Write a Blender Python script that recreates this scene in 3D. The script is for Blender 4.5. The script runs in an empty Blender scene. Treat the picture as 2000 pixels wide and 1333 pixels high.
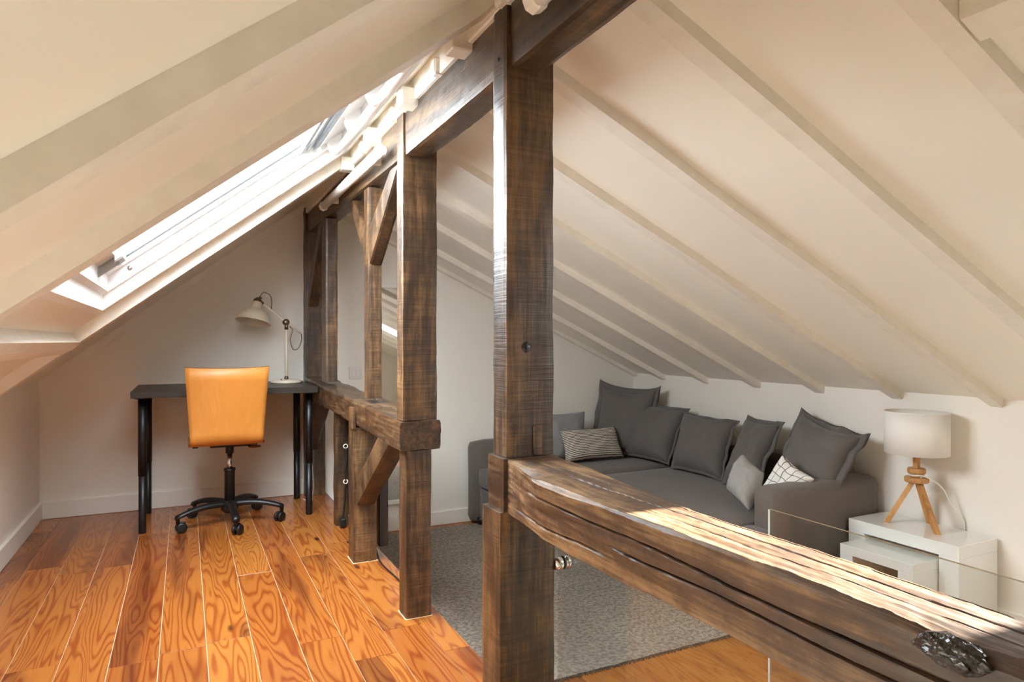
import bpy, bmesh, math, random
from mathutils import Vector, Matrix, noise
random.seed(7)
S = bpy.context.scene
C = S.collection
PI = math.pi

# ------------------------------------------------------------------ camera
# world: X right along the end wall, Y along the floorboards, Z up; upper floor z = 0
cam = bpy.data.cameras.new('camera'); cam.sensor_width = 36.0
cam.lens = 1300 * 36.0 / 2000; cam.clip_start = 0.02
camo = bpy.data.objects.new('camera', cam); C.objects.link(camo)
camo.location = (0, 0, 1.0); camo.rotation_euler = (PI / 2, 0, -math.radians(26.2))
S.camera = camo
# ------------------------------------------------------------------ world, sun, exposure
SKY = 18.0
W = bpy.data.worlds.new('sky'); S.world = W; W.use_nodes = True
bg = W.node_tree.nodes['Background']
bg.inputs[0].default_value = (0.86, 0.94, 1.0, 1); bg.inputs[1].default_value = SKY
sun = bpy.data.lights.new('sun', 'SUN'); sun.energy = 45; sun.angle = math.radians(0.6); sun.color = (1, .95, .86)
suno = bpy.data.objects.new('sun', sun); C.objects.link(suno)
suno.rotation_euler = Vector((-1.0, 0.20, -0.44)).to_track_quat('-Z', 'Y').to_euler()
suno.location = (4, -1, 5)
def portal(name, pts):
    p = [Vector(q) for q in pts]; c = sum(p, Vector()) / 4
    ux, uy = p[1] - p[0], p[3] - p[0]
    l = bpy.data.lights.new(name, 'AREA'); l.shape = 'RECTANGLE'; l.size = ux.length; l.size_y = uy.length
    l.cycles.is_portal = True
    o = bpy.data.objects.new(name, l); C.objects.link(o)
    n = ux.cross(uy).normalized()
    if n.z < 0: uy = -uy; n = -n
    m = Matrix((ux.normalized(), uy.normalized(), n)).transposed().to_4x4(); m.translation = c
    o.matrix_world = m
S.view_settings.view_transform = 'Standard'; S.view_settings.look = 'None'
S.view_settings.gamma = 1; S.view_settings.use_curve_mapping = False
S.view_settings.exposure = 1.1
S.cycles.use_denoising = True
S.cycles.max_bounces = 14; S.cycles.diffuse_bounces = 8; S.cycles.glossy_bounces = 5
S.cycles.transparent_max_bounces = 12; S.cycles.sample_clamp_indirect = 6
S.cycles.caustics_reflective = False; S.cycles.caustics_refractive = False

# ------------------------------------------------------------------ materials
def srgb(r, g, b):
    f = lambda c: (c / 255 / 12.92) if c / 255 <= .04045 else ((c / 255 + .055) / 1.055) ** 2.4
    return (f(r), f(g), f(b), 1)
class NT:
    def __init__(s, name):
        s.m = bpy.data.materials.new(name); s.m.use_nodes = True
        s.t = s.m.node_tree; s.n = s.t.nodes; s.l = s.t.links
        s.b = s.n['Principled BSDF']
    def node(s, kind, **kw):
        n = s.n.new(kind)
        for k, v in kw.items():
            if k in n.inputs.keys(): s.put(n.inputs[k], v)
            else: setattr(n, k, v)
        return n
    def put(s, sock, v):
        if isinstance(v, bpy.types.NodeSocket): s.l.new(v, sock)
        else: sock.default_value = v
    def set(s, **kw):
        for k, v in kw.items(): s.put(s.b.inputs[k.replace('_', ' ')], v)
    def coord(s, scale=(1, 1, 1), rand=0.0, kind='Object'):
        tc = s.node('ShaderNodeTexCoord')
        v = tc.outputs[kind]
        if rand:
            oi = s.node('ShaderNodeObjectInfo')
            mu = s.node('ShaderNodeMath', operation='MULTIPLY'); s.put(mu.inputs[0], oi.outputs['Random']); mu.inputs[1].default_value = rand
            ad = s.node('ShaderNodeVectorMath', operation='ADD'); s.put(ad.inputs[0], v); s.put(ad.inputs[1], mu.outputs[0]); v = ad.outputs[0]
        mp = s.node('ShaderNodeMapping'); s.put(mp.inputs['Vector'], v); mp.inputs['Scale'].default_value = scale
        return mp.outputs[0]
    def noise(s, vec, scale, detail=4, rough=.55, dist=0.0):
        n = s.node('ShaderNodeTexNoise'); s.put(n.inputs['Vector'], vec)
        n.inputs['Scale'].default_value = scale; n.inputs['Detail'].default_value = detail
        n.inputs['Roughness'].default_value = rough; n.inputs['Distortion'].default_value = dist
        return n.outputs[0]
    def ramp(s, fac, stops):
        r = s.node('ShaderNodeValToRGB'); s.put(r.inputs[0], fac)
        e = r.color_ramp.elements
        while len(e) < len(stops): e.new(.5)
        for el, (p, c) in zip(e, stops): el.position = p; el.color = c if len(c) == 4 else (*c, 1)
        return r.outputs[0]
    def mix(s, fac, a, b, mode='MIX'):
        n = s.node('ShaderNodeMix', data_type='RGBA', blend_type=mode)
        s.put(n.inputs[0], fac); s.put(n.inputs[6], a); s.put(n.inputs[7], b); return n.outputs[2]
    def math(s, op, a, b=0.0, c=0.0):
        n = s.node('ShaderNodeMath', operation=op); s.put(n.inputs[0], a); s.put(n.inputs[1], b); s.put(n.inputs[2], c); return n.outputs[0]
    def bump(s, h, strength=.2, dist=.01):
        n = s.node('ShaderNodeBump'); n.inputs['Strength'].default_value = strength; n.inputs['Distance'].default_value = dist
        s.put(n.inputs['Height'], h); s.put(s.b.inputs['Normal'], n.outputs[0])
def plain(name, col, rough=.5, metal=0.0, var=.06, vscale=8, bump=0.0, bscale=60, coat=0.0, sheen=0.0):
    t = NT(name); v = t.coord()
    n = t.noise(v, vscale, 3)
    d = tuple(max(0, c * (1 - var)) for c in col[:3]); u = tuple(min(1, c * (1 + var)) for c in col[:3])
    t.set(Base_Color=t.ramp(n, [(.3, d), (.7, u)]), Roughness=rough, Metallic=metal, Coat_Weight=coat, Sheen_Weight=sheen)
    if bump: t.bump(t.noise(v, bscale, 4), bump, .004)
    return t.m
G = lambda v: (v, v, v, 1)

M = {}
M['wall'] = plain('wall_paint', srgb(237, 231, 221), .55, var=.012, vscale=2, bump=.03, bscale=45)
M['ceil'] = plain('ceiling_paint', srgb(238, 232, 219), .5, var=.012, vscale=2, bump=.03, bscale=30)
def rafter_mat():
    t = NT('painted_rafter'); v = t.coord()
    n = t.noise(v, 14, 5, .6)
    t.set(Base_Color=t.ramp(n, [(.3, srgb(226, 219, 206)), (.7, srgb(236, 230, 218))]), Roughness=.42)
    sp = t.node('ShaderNodeSeparateXYZ'); t.put(sp.inputs[0], v)
    w = t.math('MULTIPLY_ADD', t.noise(v, 2.0, 2), .6, t.math('MULTIPLY', sp.outputs[0], 6.2))
    ln = t.math('LESS_THAN', t.math('ABSOLUTE', t.math('SUBTRACT', t.math('FRACT', w), .5)), .012)
    t.bump(t.math('SUBTRACT', t.noise(v, 26, 5, .6), t.math('MULTIPLY', ln, .8)), .25, .008); return t.m
M['rafter'] = rafter_mat()
M['trim'] = plain('trim_white', srgb(238, 233, 224), .4, var=.01)
M['pvc'] = plain('window_white', srgb(240, 240, 240), .35, var=.01)
M['reveal'] = plain('reveal_white', srgb(242, 240, 236), .5, var=.01)

def timber(name, axis, dark, mid, light, rough=.42, saw=1.0, coat=.2):
    t = NT(name)
    al = {'X': (3, 60, 60), 'Y': (60, 3, 60), 'Z': (60, 60, 3)}[axis]
    ac = {'X': (130, 3, 3), 'Y': (3, 130, 3), 'Z': (3, 3, 130)}[axis]
    lo = {'X': (.5, 4, 4), 'Y': (4, .5, 4), 'Z': (4, 4, 1.1)}[axis]
    fib = t.noise(t.coord(al, 3.0), 1.6, 6, .65)
    sawn = t.noise(t.coord(ac, 5.0), 1.0, 3, .7)
    blot = t.noise(t.coord(lo, 7.0), 1.7, 5, .62, .6)
    spot = t.noise(t.coord((1, 1, 1), 2.0), 16, 4, .6)
    a = t.math('MULTIPLY_ADD', fib, .42, t.math('MULTIPLY', blot, .62))
    b = t.math('MULTIPLY_ADD', sawn, .20 * saw, a)
    c = t.math('MULTIPLY_ADD', spot, .22, b)
    lo_, hi_ = .47 + .08 * saw, .77 + .10 * saw
    col = t.ramp(c, [(lo_, dark), ((lo_ + hi_) / 2, mid), (hi_, light)])
    t.set(Base_Color=col, Roughness=t.ramp(fib, [(.3, G(rough - .08)), (.7, G(rough + .16))]), Coat_Weight=coat, Coat_Roughness=.22)
    h = t.math('ADD', t.math('MULTIPLY', fib, .5), t.math('MULTIPLY', sawn, .8 * saw))
    t.bump(h, .35, .006)
    return t.m
DK, MD, LT = srgb(28, 19, 12), srgb(66, 46, 28), srgb(118, 86, 52)
M['post'] = timber('timber_post', 'Z', DK, MD, LT)
M['beam'] = timber('timber_beam', 'Y', DK, srgb(66, 48, 31), srgb(112, 84, 54), saw=.55)
M['rail'] = timber('timber_rail', 'Y', srgb(38, 26, 17), srgb(82, 58, 38), srgb(152, 120, 84), rough=.5, saw=.08, coat=.06)
M['rail_dark'] = timber('timber_rail_dark', 'Y', srgb(30, 21, 14), srgb(66, 46, 30), srgb(112, 84, 56), rough=.34, saw=.35)
M['brace'] = timber('timber_brace', 'Z', srgb(28, 19, 12), srgb(62, 43, 26), srgb(104, 76, 47), saw=.7)

def planks(name, cols, rough=.2, scale=1.0, contrast=.72):
    t = NT(name)
    oi = t.node('ShaderNodeObjectInfo')
    v = t.coord((9 * scale, .85 * scale, 1), 37.0)
    n1 = t.noise(v, 1.0, 2, .45, .25)
    rings = t.math('MULTIPLY', n1, 120.0)
    s = t.math('SINE', rings)
    s = t.math('MULTIPLY_ADD', s, .5, .5)
    s = t.math('POWER', s, 2.6)
    fib = t.noise(t.coord((140, 4, 4), 11.0), 1.0, 5, .6)
    patch = t.noise(t.coord((7, .8, 1), 19.0), 1.0, 3, .5)
    base = t.ramp(oi.outputs['Random'], [(0.0, cols[0]), (.35, cols[1]), (.7, cols[2]), (1.0, cols[3])])
    heart = t.mix(t.ramp(patch, [(.56, G(0)), (.66, G(.75))]), base, cols[4])
    dark = t.mix(1.0, heart, srgb(190, 120, 84), 'MULTIPLY')
    grain = t.mix(t.math('MULTIPLY', s, contrast), heart, dark)
    fc = t.mix(t.ramp(fib, [(.35, G(.10)), (.65, G(0))]), grain, t.mix(1.0, grain, srgb(150, 105, 80), 'MULTIPLY'))
    vk = t.node('ShaderNodeTexVoronoi'); t.put(vk.inputs['Vector'], t.coord((5.2, 1.6, 1), 23.0)); vk.inputs['Scale'].default_value = 1.0
    kn = t.ramp(vk.outputs['Distance'], [(.035, G(1)), (.075, G(0))])
    fin = t.mix(kn, fc, srgb(70, 30, 14))
    t.set(Base_Color=fin, Roughness=rough + .1, Coat_Weight=.25, Coat_Roughness=.14)
    return t.m
M['plank'] = planks('floor_plank', [srgb(158, 90, 36), srgb(176, 110, 46), srgb(164, 98, 40), srgb(186, 122, 54), srgb(108, 54, 24)])
M['plank_low'] = planks('floor_plank_low', [srgb(168, 106, 46), srgb(178, 116, 52), srgb(160, 98, 42), srgb(186, 124, 58), srgb(140, 84, 38)], rough=.3, contrast=.5)
M['caulk'] = plain('seam_filler', srgb(226, 196, 160), .6)
M['black'] = plain('black_metal', srgb(18, 16, 16), .42, var=.15)
M['blackpl'] = plain('black_plastic', srgb(22, 20, 20), .45, var=.15)
M['desk'] = NT('black_brown_foil'); _t = M['desk']
_f = _t.noise(_t.coord((3, 60, 60)), 1.5, 5); _t.set(Base_Color=_t.ramp(_f, [(.3, srgb(38, 32, 28)), (.7, srgb(54, 47, 42))]), Roughness=.42); _t.bump(_f, .08, .002); M['desk'] = _t.m
_t = NT('orange_plywood'); _n = _t.noise(_t.coord((3.2, 3.2, 1.1)), 1.6, 3, .5, .8)
_s = _t.math('MULTIPLY_ADD', _t.math('SINE', _t.math('MULTIPLY', _n, 44.0)), .5, .5)
_f = _t.noise(_t.coord((90, 90, 5)), 1.0, 4)
_c = _t.mix(_t.math('MULTIPLY', _s, .35), srgb(196, 128, 52), srgb(206, 140, 64))
_t.set(Base_Color=_t.mix(_t.ramp(_f, [(.35, G(.3)), (.65, G(0))]), _c, srgb(184, 112, 42)), Roughness=.48, Coat_Weight=.08, Coat_Roughness=.2); M['ply'] = _t.m
M['plyedge'] = plain('plywood_edge', srgb(120, 66, 28), .5)
M['chrome'] = plain('chrome', (.75, .75, .75, 1), .12, 1.0, var=.02)
M['steel'] = plain('brushed_steel', (.6, .59, .57, 1), .3, 1.0, var=.05)
M['brass'] = plain('dark_nickel', srgb(120, 104, 84), .35, .8)
M['enamel'] = plain('cream_enamel', srgb(226, 214, 192), .28, var=.02, coat=.3)
M['whitepl'] = plain('white_plastic', srgb(232, 228, 220), .35, var=.02)
M['lacquer'] = plain('white_lacquer', srgb(226, 226, 220), .16, var=.01, coat=.5)
M['oak'] = timber('oak_lamp', 'Z', srgb(150, 100, 52), srgb(186, 132, 76), srgb(206, 156, 98), rough=.45, saw=.1, coat=.1)
M['shade'] = plain('white_shade', srgb(232, 228, 220), .8, var=.02)
M['bulb'] = plain('opal_bulb', srgb(240, 238, 232), .3)
def fabric(name, a, b, sc=420, sheen=.15, bump=.25):
    t = NT(name); v = t.coord((1, 1, 1))
    n = t.noise(v, 5, 4); f = t.noise(v, sc, 2, .6)
    c = t.mix(t.ramp(f, [(.3, G(0)), (.7, G(1))]), a, b)
    t.set(Base_Color=t.mix(t.ramp(n, [(.35, G(.18)), (.65, G(0))]), c, a), Roughness=.9, Sheen_Weight=sheen)
    t.bump(t.math('ADD', t.math('MULTIPLY', f, .4), t.math('MULTIPLY', t.noise(v, 14, 4), 1.0)), bump, .006); return t.m
M['sofa'] = fabric('sofa_fabric', srgb(88, 79, 73), srgb(110, 100, 92))
M['cush'] = fabric('cushion_fabric', srgb(86, 81, 78), srgb(106, 100, 96))
M['grey'] = fabric('grey_cushion', srgb(142, 138, 134), srgb(164, 160, 156), 300)
M['blue'] = fabric('blue_grey_cushion', srgb(120, 120, 122), srgb(140, 140, 142), 300)
def rug_mat():
    t = NT('woven_rug'); v = t.coord()
    wa = t.node('ShaderNodeTexWave', wave_type='BANDS', bands_direction='X'); t.put(wa.inputs['Vector'], v); wa.inputs['Scale'].default_value = 62; wa.inputs['Distortion'].default_value = 2.5; wa.inputs['Detail'].default_value = 2; wa.inputs['Detail Scale'].default_value = 3
    wb = t.node('ShaderNodeTexWave', wave_type='BANDS', bands_direction='Y'); t.put(wb.inputs['Vector'], v); wb.inputs['Scale'].default_value = 48; wb.inputs['Distortion'].default_value = 2.5
    w = t.math('MULTIPLY', wa.outputs[1], wb.outputs[1])
    n = t.noise(v, 3.5, 4); st = t.noise(t.coord((3, 40, 3)), 1.0, 4)
    c = t.mix(t.ramp(w, [(.05, G(0)), (.55, G(1))]), srgb(144, 131, 116), srgb(218, 206, 190))
    c = t.mix(t.ramp(n, [(.35, G(.3)), (.65, G(0))]), c, srgb(138, 126, 112))
    c = t.mix(t.ramp(st, [(.5, G(0)), (.75, G(.35))]), c, srgb(96, 90, 86))
    sk = t.noise(v, 55, 3, .7); c = t.mix(t.ramp(sk, [(.42, G(.6)), (.56, G(0))]), c, srgb(84, 76, 68))
    t.set(Base_Color=c, Roughness=.95); t.bump(w, .6, .006); return t.m
M['rug'] = rug_mat()
M['rugedge'] = plain('rug_fringe', srgb(70, 60, 52), .9)
def stripes():
    t = NT('striped_cushion'); tc = t.node('ShaderNodeTexCoord')
    sp = t.node('ShaderNodeSeparateXYZ'); t.put(sp.inputs[0], tc.outputs['UV'])
    nz = t.noise(tc.outputs['UV'], 7, 2)
    y = t.math('MULTIPLY_ADD', nz, .03, sp.outputs[1])
    s = t.math('SINE', t.math('MULTIPLY', y, 2 * PI * 19))
    brk = t.noise(t.coord((9, 60, 1), kind='UV'), 1.0, 2)
    s = t.math('MULTIPLY_ADD', brk, .5, s)
    t.set(Base_Color=t.ramp(t.math('MULTIPLY_ADD', s, .5, .5), [(.60, srgb(206, 196, 180)), (.72, srgb(84, 76, 70))]), Roughness=.9)
    t.bump(t.noise(t.coord(), 250, 2), .2, .003); return t.m
M['stripe'] = stripes()
def gridm():
    t = NT('grid_cushion'); tc = t.node('ShaderNodeTexCoord')
    nz = t.node('ShaderNodeTexNoise'); t.put(nz.inputs['Vector'], tc.outputs['UV']); nz.inputs['Scale'].default_value = 3.0; nz.inputs['Detail'].default_value = 1
    mx = t.node('ShaderNodeVectorMath', operation='MULTIPLY_ADD'); t.put(mx.inputs[0], nz.outputs['Color']); mx.inputs[1].default_value = (.16, .16, 0); t.put(mx.inputs[2], tc.outputs['UV'])
    sp = t.node('ShaderNodeSeparateXYZ'); t.put(sp.inputs[0], mx.outputs[0])
    def line(s, k, w):
        f = t.math('FRACT', t.math('MULTIPLY', s, k)); return t.math('LESS_THAN', t.math('ABSOLUTE', t.math('SUBTRACT', f, .5)), w)
    l = t.math('MAXIMUM', line(sp.outputs[0], 5.0, .045), line(sp.outputs[1], 6.0, .05))
    t.set(Base_Color=t.mix(l, srgb(226, 222, 216), srgb(110, 106, 104)), Roughness=.9); return t.m
M['grid'] = gridm()
def archglass(name, tint, refl=.08):
    t = NT(name); t.n.remove(t.b)
    tr = t.node('ShaderNodeBsdfTransparent'); tr.inputs[0].default_value = tint
    gl = t.node('ShaderNodeBsdfGlossy'); gl.inputs['Roughness'].default_value = .01
    ge = t.node('ShaderNodeNewGeometry'); fr = t.node('ShaderNodeFresnel'); t.put(fr.inputs[0], t.math('MULTIPLY_ADD', ge.outputs['Backfacing'], 1 / 1.45 - 1.45, 1.45))
    mx = t.node('ShaderNodeMixShader'); t.put(mx.inputs[0], t.math('MULTIPLY', fr.outputs[0], 1.0)); t.l.new(tr.outputs[0], mx.inputs[1]); t.l.new(gl.outputs[0], mx.inputs[2])
    t.l.new(mx.outputs[0], t.n['Material Output'].inputs[0]); return t.m
M['pane'] = archglass('clear_pane', (.97, .98, .98, 1))
M['rglass'] = archglass('railing_glass', (.93, .95, .94, 1))
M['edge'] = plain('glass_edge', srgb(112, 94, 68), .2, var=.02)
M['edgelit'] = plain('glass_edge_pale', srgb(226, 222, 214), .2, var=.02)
M['mirror'] = plain('mirror_silver', (.82, .83, .83, 1), .02, 1.0, var=0)
M['tv'] = plain('tv_plastic', srgb(52, 46, 48), .35)
M['screen'] = plain('tv_screen', srgb(10, 10, 12), .08, coat=.5)
M['cable'] = plain('black_cable', srgb(20, 18, 18), .5)
M['wcable'] = plain('white_cable', srgb(222, 216, 206), .45)
M['knot'] = NT('burnt_knot'); _t = M['knot']; _v = _t.coord()
_t.set(Base_Color=_t.ramp(_t.noise(_v, 40, 4), [(.35, srgb(12, 9, 8)), (.7, srgb(38, 28, 23))]), Roughness=.3, Coat_Weight=.45, Coat_Roughness=.12)
_t.bump(_t.noise(_v, 90, 3), .5, .012); M['knot'] = _t.m
M['greyblue'] = plain('blind_grey', srgb(150, 158, 166), .4)
M['latch'] = plain('grey_latch', srgb(150, 146, 140), .4)

# ------------------------------------------------------------------ mesh helpers
def link(o, parent=None):
    C.objects.link(o)
    if parent: o.parent = parent
    return o
def tag(o, label=None, cat=None, group=None, kind=None):
    if label: o['label'] = label
    if cat: o['category'] = cat
    if group: o['group'] = group
    if kind: o['kind'] = kind
    return o
def obj(name, bm, mat, parent=None, smooth=False):
    me = bpy.data.meshes.new(name)
    bmesh.ops.recalc_face_normals(bm, faces=bm.faces)
    bm.to_mesh(me); bm.free()
    for m in (mat if isinstance(mat, (list, tuple)) else [mat]): me.materials.append(m)
    if smooth:
        for p in me.polygons: p.use_smooth = True
    return link(bpy.data.objects.new(name, me), parent)
def empty(name, loc):
    o = bpy.data.objects.new(name, None); o.empty_display_size = .1; C.objects.link(o); o.location = loc; return o
def keep(parent):   # children built in world coordinates under an Empty that is not at the origin
    for ch in parent.children:
        ch.matrix_parent_inverse = Matrix.Translation(parent.location).inverted()
def addbox(bm, x0, x1, y0, y1, z0, z1, bev=0.0, seg=1, M4=None):
    r = bmesh.ops.create_cube(bm, size=1)
    vs = r['verts']
    for v in vs:
        v.co = Vector(((x0 + x1) / 2 + v.co.x * (x1 - x0), (y0 + y1) / 2 + v.co.y * (y1 - y0), (z0 + z1) / 2 + v.co.z * (z1 - z0)))
    if bev:
        es = list({e for v in vs for e in v.link_edges})
        q = bmesh.ops.bevel(bm, geom=es, offset=bev, segments=seg, affect='EDGES', profile=.6)
        vs = list({v for f in q['faces'] for v in f.verts} | {v for v in vs if v.is_valid})
    if M4:
        for v in vs: v.co = M4 @ v.co
    return vs
def box(name, x0, x1, y0, y1, z0, z1, mat, parent=None, bev=0.0, seg=1, M4=None, smooth=False):
    bm = bmesh.new(); addbox(bm, x0, x1, y0, y1, z0, z1, bev, seg, M4); return obj(name, bm, mat, parent, smooth)
def prism(name, prof, fn, a, b, mat, parent=None, bev=0):   # profile (p,q) extruded from a to b; fn(p,q,t)->xyz
    bm = bmesh.new()
    r0 = [bm.verts.new(fn(p, q, a)) for p, q in prof]; r1 = [bm.verts.new(fn(p, q, b)) for p, q in prof]
    n = len(prof); bm.faces.new(r0); bm.faces.new(r1[::-1])
    for i in range(n): bm.faces.new((r0[i], r0[(i + 1) % n], r1[(i + 1) % n], r1[i]))
    if bev: bmesh.ops.bevel(bm, geom=list(bm.edges), offset=bev, segments=1, affect='EDGES')
    return obj(name, bm, mat, parent)
def addtube(bm, pts, r, n=10, cap=True):
    P = [Vector(p) for p in pts]; rs = r if isinstance(r, (list, tuple)) else [r] * len(P)
    up = Vector((0, 0, 1)); rings = []; prev = None
    for i, p in enumerate(P):
        d = (P[min(i + 1, len(P) - 1)] - P[max(i - 1, 0)]).normalized()
        if prev is None:
            a = d.cross(up if abs(d.z) < .9 else Vector((1, 0, 0))).normalized()
        else:
            a = (prev - d * prev.dot(d)).normalized()
        b = d.cross(a); prev = a
        rings.append([bm.verts.new(p + (a * math.cos(2 * PI * k / n) + b * math.sin(2 * PI * k / n)) * rs[i]) for k in range(n)])
    for i in range(len(rings) - 1):
        for k in range(n): bm.faces.new((rings[i][k], rings[i][(k + 1) % n], rings[i + 1][(k + 1) % n], rings[i + 1][k]))
    if cap: bm.faces.new(rings[0][::-1]); bm.faces.new(rings[-1])
def tube(name, pts, r, mat, parent=None, n=10, smooth=True):
    bm = bmesh.new(); addtube(bm, pts, r, n); return obj(name, bm, mat, parent, smooth)
def spline(pts, k=8):
    P = [Vector(p) for p in pts]; out = []
    for i in range(len(P) - 1):
        p0, p1, p2, p3 = P[max(i - 1, 0)], P[i], P[i + 1], P[min(i + 2, len(P) - 1)]
        for j in range(k):
            t = j / k
            out.append(.5 * ((2 * p1) + (p2 - p0) * t + (2 * p0 - 5 * p1 + 4 * p2 - p3) * t * t + (3 * p1 - p0 - 3 * p2 + p3) * t ** 3))
    return out + [P[-1]]
def addlathe(bm, prof, n=28, M4=None):
    rings = []
    for r, z in prof:
        rings.append([bm.verts.new(Vector((r * math.cos(2 * PI * k / n), r * math.sin(2 * PI * k / n), z))) for k in range(n)])
    for i in range(len(rings) - 1):
        for k in range(n): bm.faces.new((rings[i][k], rings[i][(k + 1) % n], rings[i + 1][(k + 1) % n], rings[i + 1][k]))
    if M4:
        for rg in rings:
            for v in rg: v.co = M4 @ v.co
    return rings
def lathe(name, prof, mat, parent=None, n=28, M4=None, smooth=True):
    bm = bmesh.new(); rg = addlathe(bm, prof, n, M4)
    if prof[0][0] > 1e-4 and prof[0] != prof[-1]: bm.faces.new(rg[0])
    if prof[-1][0] > 1e-4 and prof[0] != prof[-1]: bm.faces.new(rg[-1])
    bmesh.ops.remove_doubles(bm, verts=bm.verts, dist=1e-5)
    return obj(name, bm, mat, parent, smooth)
def frame_to(p, d):
    q = Vector(d).normalized().to_track_quat('Z', 'Y').to_matrix().to_4x4(); q.translation = Vector(p); return q
def nz(p, s, a): return noise.noise(Vector(p) * s) * a
def timberbox(name, ring_fn, t0, t1, nt, mat, parent=None, k=6, amp=.003, sc=7.0, seed=0.0, extra=None):
    """hand-hewn timber: ring_fn(t) -> four corner points; edges softened, faces slightly uneven"""
    bm = bmesh.new(); rings = []
    for i in range(nt + 1):
        t = t0 + (t1 - t0) * i / nt
        c = [Vector(q) for q in ring_fn(t)]
        ctr = sum(c, Vector()) / 4
        ring = []
        for s in range(4):
            for j in range(k):
                f = j / k
                p = c[s].lerp(c[(s + 1) % 4], f)
                if j == 0: p = p.lerp(ctr, .035)
                d = (p - ctr)
                q = p + d.normalized() * (nz(p + Vector((seed, seed, seed)), sc, amp) + nz(p + Vector((seed, 3, 1)), sc * 4, amp * .5))
                if extra: q = extra(q, s, f, t)
                ring.append(bm.verts.new(q))
        rings.append(ring)
    n = 4 * k
    for i in range(nt):
        for j in range(n): bm.faces.new((rings[i][j], rings[i][(j + 1) % n], rings[i + 1][(j + 1) % n], rings[i + 1][j]))
    bm.faces.new(rings[0]); bm.faces.new(rings[-1])
    return obj(name, bm, mat, parent)
def post(name, x0, x1, y0, y1, z0, z1, mat, label, seed=0, top=None, parent=None, nt=40, amp=.003, group=None):
    fn = lambda z: [(x0, y0, z), (x1, y0, z), (x1, y1, z), (x0, y1, z)]
    o = timberbox(name, fn, z0, z1, nt, mat, parent, amp=amp, seed=seed)
    if not parent: tag(o, label, 'timber post', group)
    return o
def ybeam(name, x0, x1, y0, y1, z0, z1, mat, label=None, cat='beam', seed=0, parent=None, nt=40, amp=.003, z0b=None, z1b=None):
    z0b = z0 if z0b is None else z0b; z1b = z1 if z1b is None else z1b
    def fn(y):
        f = (y - y0) / (y1 - y0); a, b = z0 + (z0b - z0) * f, z1 + (z1b - z1) * f
        return [(x0, y, a), (x1, y, a), (x1, y, b), (x0, y, b)]
    o = timberbox(name, fn, y0, y1, nt, mat, parent, amp=amp, seed=seed)
    if not parent: tag(o, label, cat)
    return o
def strut(name, x0, x1, pts, mat, label, seed=0):
    """brace in the Y-Z plane: pts = quad (y,z) in order a0,b0,b1,a1 (ends a0b0 and a1b1)"""
    a0, b0, b1, a1 = [Vector((0, *p)) for p in pts]
    def fn(t):
        a = a0.lerp(a1, t); b = b0.lerp(b1, t)
        return [(x0, a.y, a.z), (x1, a.y, a.z), (x1, b.y, b.z), (x0, b.y, b.z)]
    o = timberbox(name, fn, 0, 1, 16, mat, amp=.002, seed=seed); return tag(o, label, 'brace')

# ------------------------------------------------------------------ room shell
XL, XR, YE, YB, ZL = -.728, 3.346, 4.51, -2.6, -.317
XE = .84                                    # edge of the raised floor
zl = lambda x: 1.349 + .785 * x             # left slope, board face
zr = lambda x: 2.2875 - .464 * x            # right slope, board face
XP = .7514; ZP = zl(XP)
def wall_poly(name, pts, off, mat, label):
    bm = bmesh.new(); a = [bm.verts.new(p) for p in pts]; b = [bm.verts.new(Vector(p) + Vector(off)) for p in pts]
    n = len(pts); bm.faces.new(a); bm.faces.new(b[::-1])
    for i in range(n): bm.faces.new((a[i], a[(i + 1) % n], b[(i + 1) % n], b[i]))
    return tag(obj(name, bm, mat), label, 'wall', kind='structure')
gable = lambda y: [(XL - .1, y, ZL - .1), (XR + .1, y, ZL - .1), (XR + .1, y, zr(XR + .1) + .06), (XP, y, ZP + .06), (XL - .1, y, zl(XL - .1) + .06)]
wall_poly('wall_end', gable(YE), (0, .12, 0), M['wall'], 'pale plastered gable wall at the far end of the attic')
wall_poly('wall_back', gable(YB), (0, -.12, 0), M['wall'], 'pale plastered gable wall behind the viewer')
wall_poly('wall_left', [(XL, YB, -.1), (XL, YE, -.1), (XL, YE, zl(XL) + .02), (XL, YB, zl(XL) + .02)], (-.1, 0, 0), M['wall'], 'low pale knee wall under the left slope')
wall_poly('wall_right', [(XR, YB, ZL - .1), (XR, YE, ZL - .1), (XR, YE, zr(XR) + .02), (XR, YB, zr(XR) + .02)], (.1, 0, 0), M['wall'], 'low pale knee wall behind the sofa and the lamp')
def slope(name, zf, xs, ys, holes, thick, mat, label):
    xs = sorted(set(xs + [h[0] for h in holes] + [h[1] for h in holes])); ys = sorted(set(ys + [h[2] for h in holes] + [h[3] for h in holes]))
    bm = bmesh.new()
    for i in range(len(xs) - 1):
        for j in range(len(ys) - 1):
            xm, ym = (xs[i] + xs[i + 1]) / 2, (ys[j] + ys[j + 1]) / 2
            if any(h[0] < xm < h[1] and h[2] < ym < h[3] for h in holes): continue
            lo = [(xs[i], ys[j]), (xs[i + 1], ys[j]), (xs[i + 1], ys[j + 1]), (xs[i], ys[j + 1])]
            a = [bm.verts.new((x, y, zf(x))) for x, y in lo]; b = [bm.verts.new((x, y, zf(x) + thick)) for x, y in lo]
            bm.faces.new(a[::-1]); bm.faces.new(b)
            for k in range(4): bm.faces.new((a[k], a[(k + 1) % 4], b[(k + 1) % 4], b[k]))
    bmesh.ops.remove_doubles(bm, verts=bm.verts, dist=1e-5)
    dup = {}
    for f in bm.faces:
        key = tuple(sorted(v.index for v in f.verts)); 
    return tag(obj(name, bm, mat), label, 'ceiling', kind='structure')
HL1 = (-.29, .655, 1.93, 3.07); 
HR1 = (1.84, 2.76, .02, .66); HR2 = (1.84, 2.76, -1.65, -.85)
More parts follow.
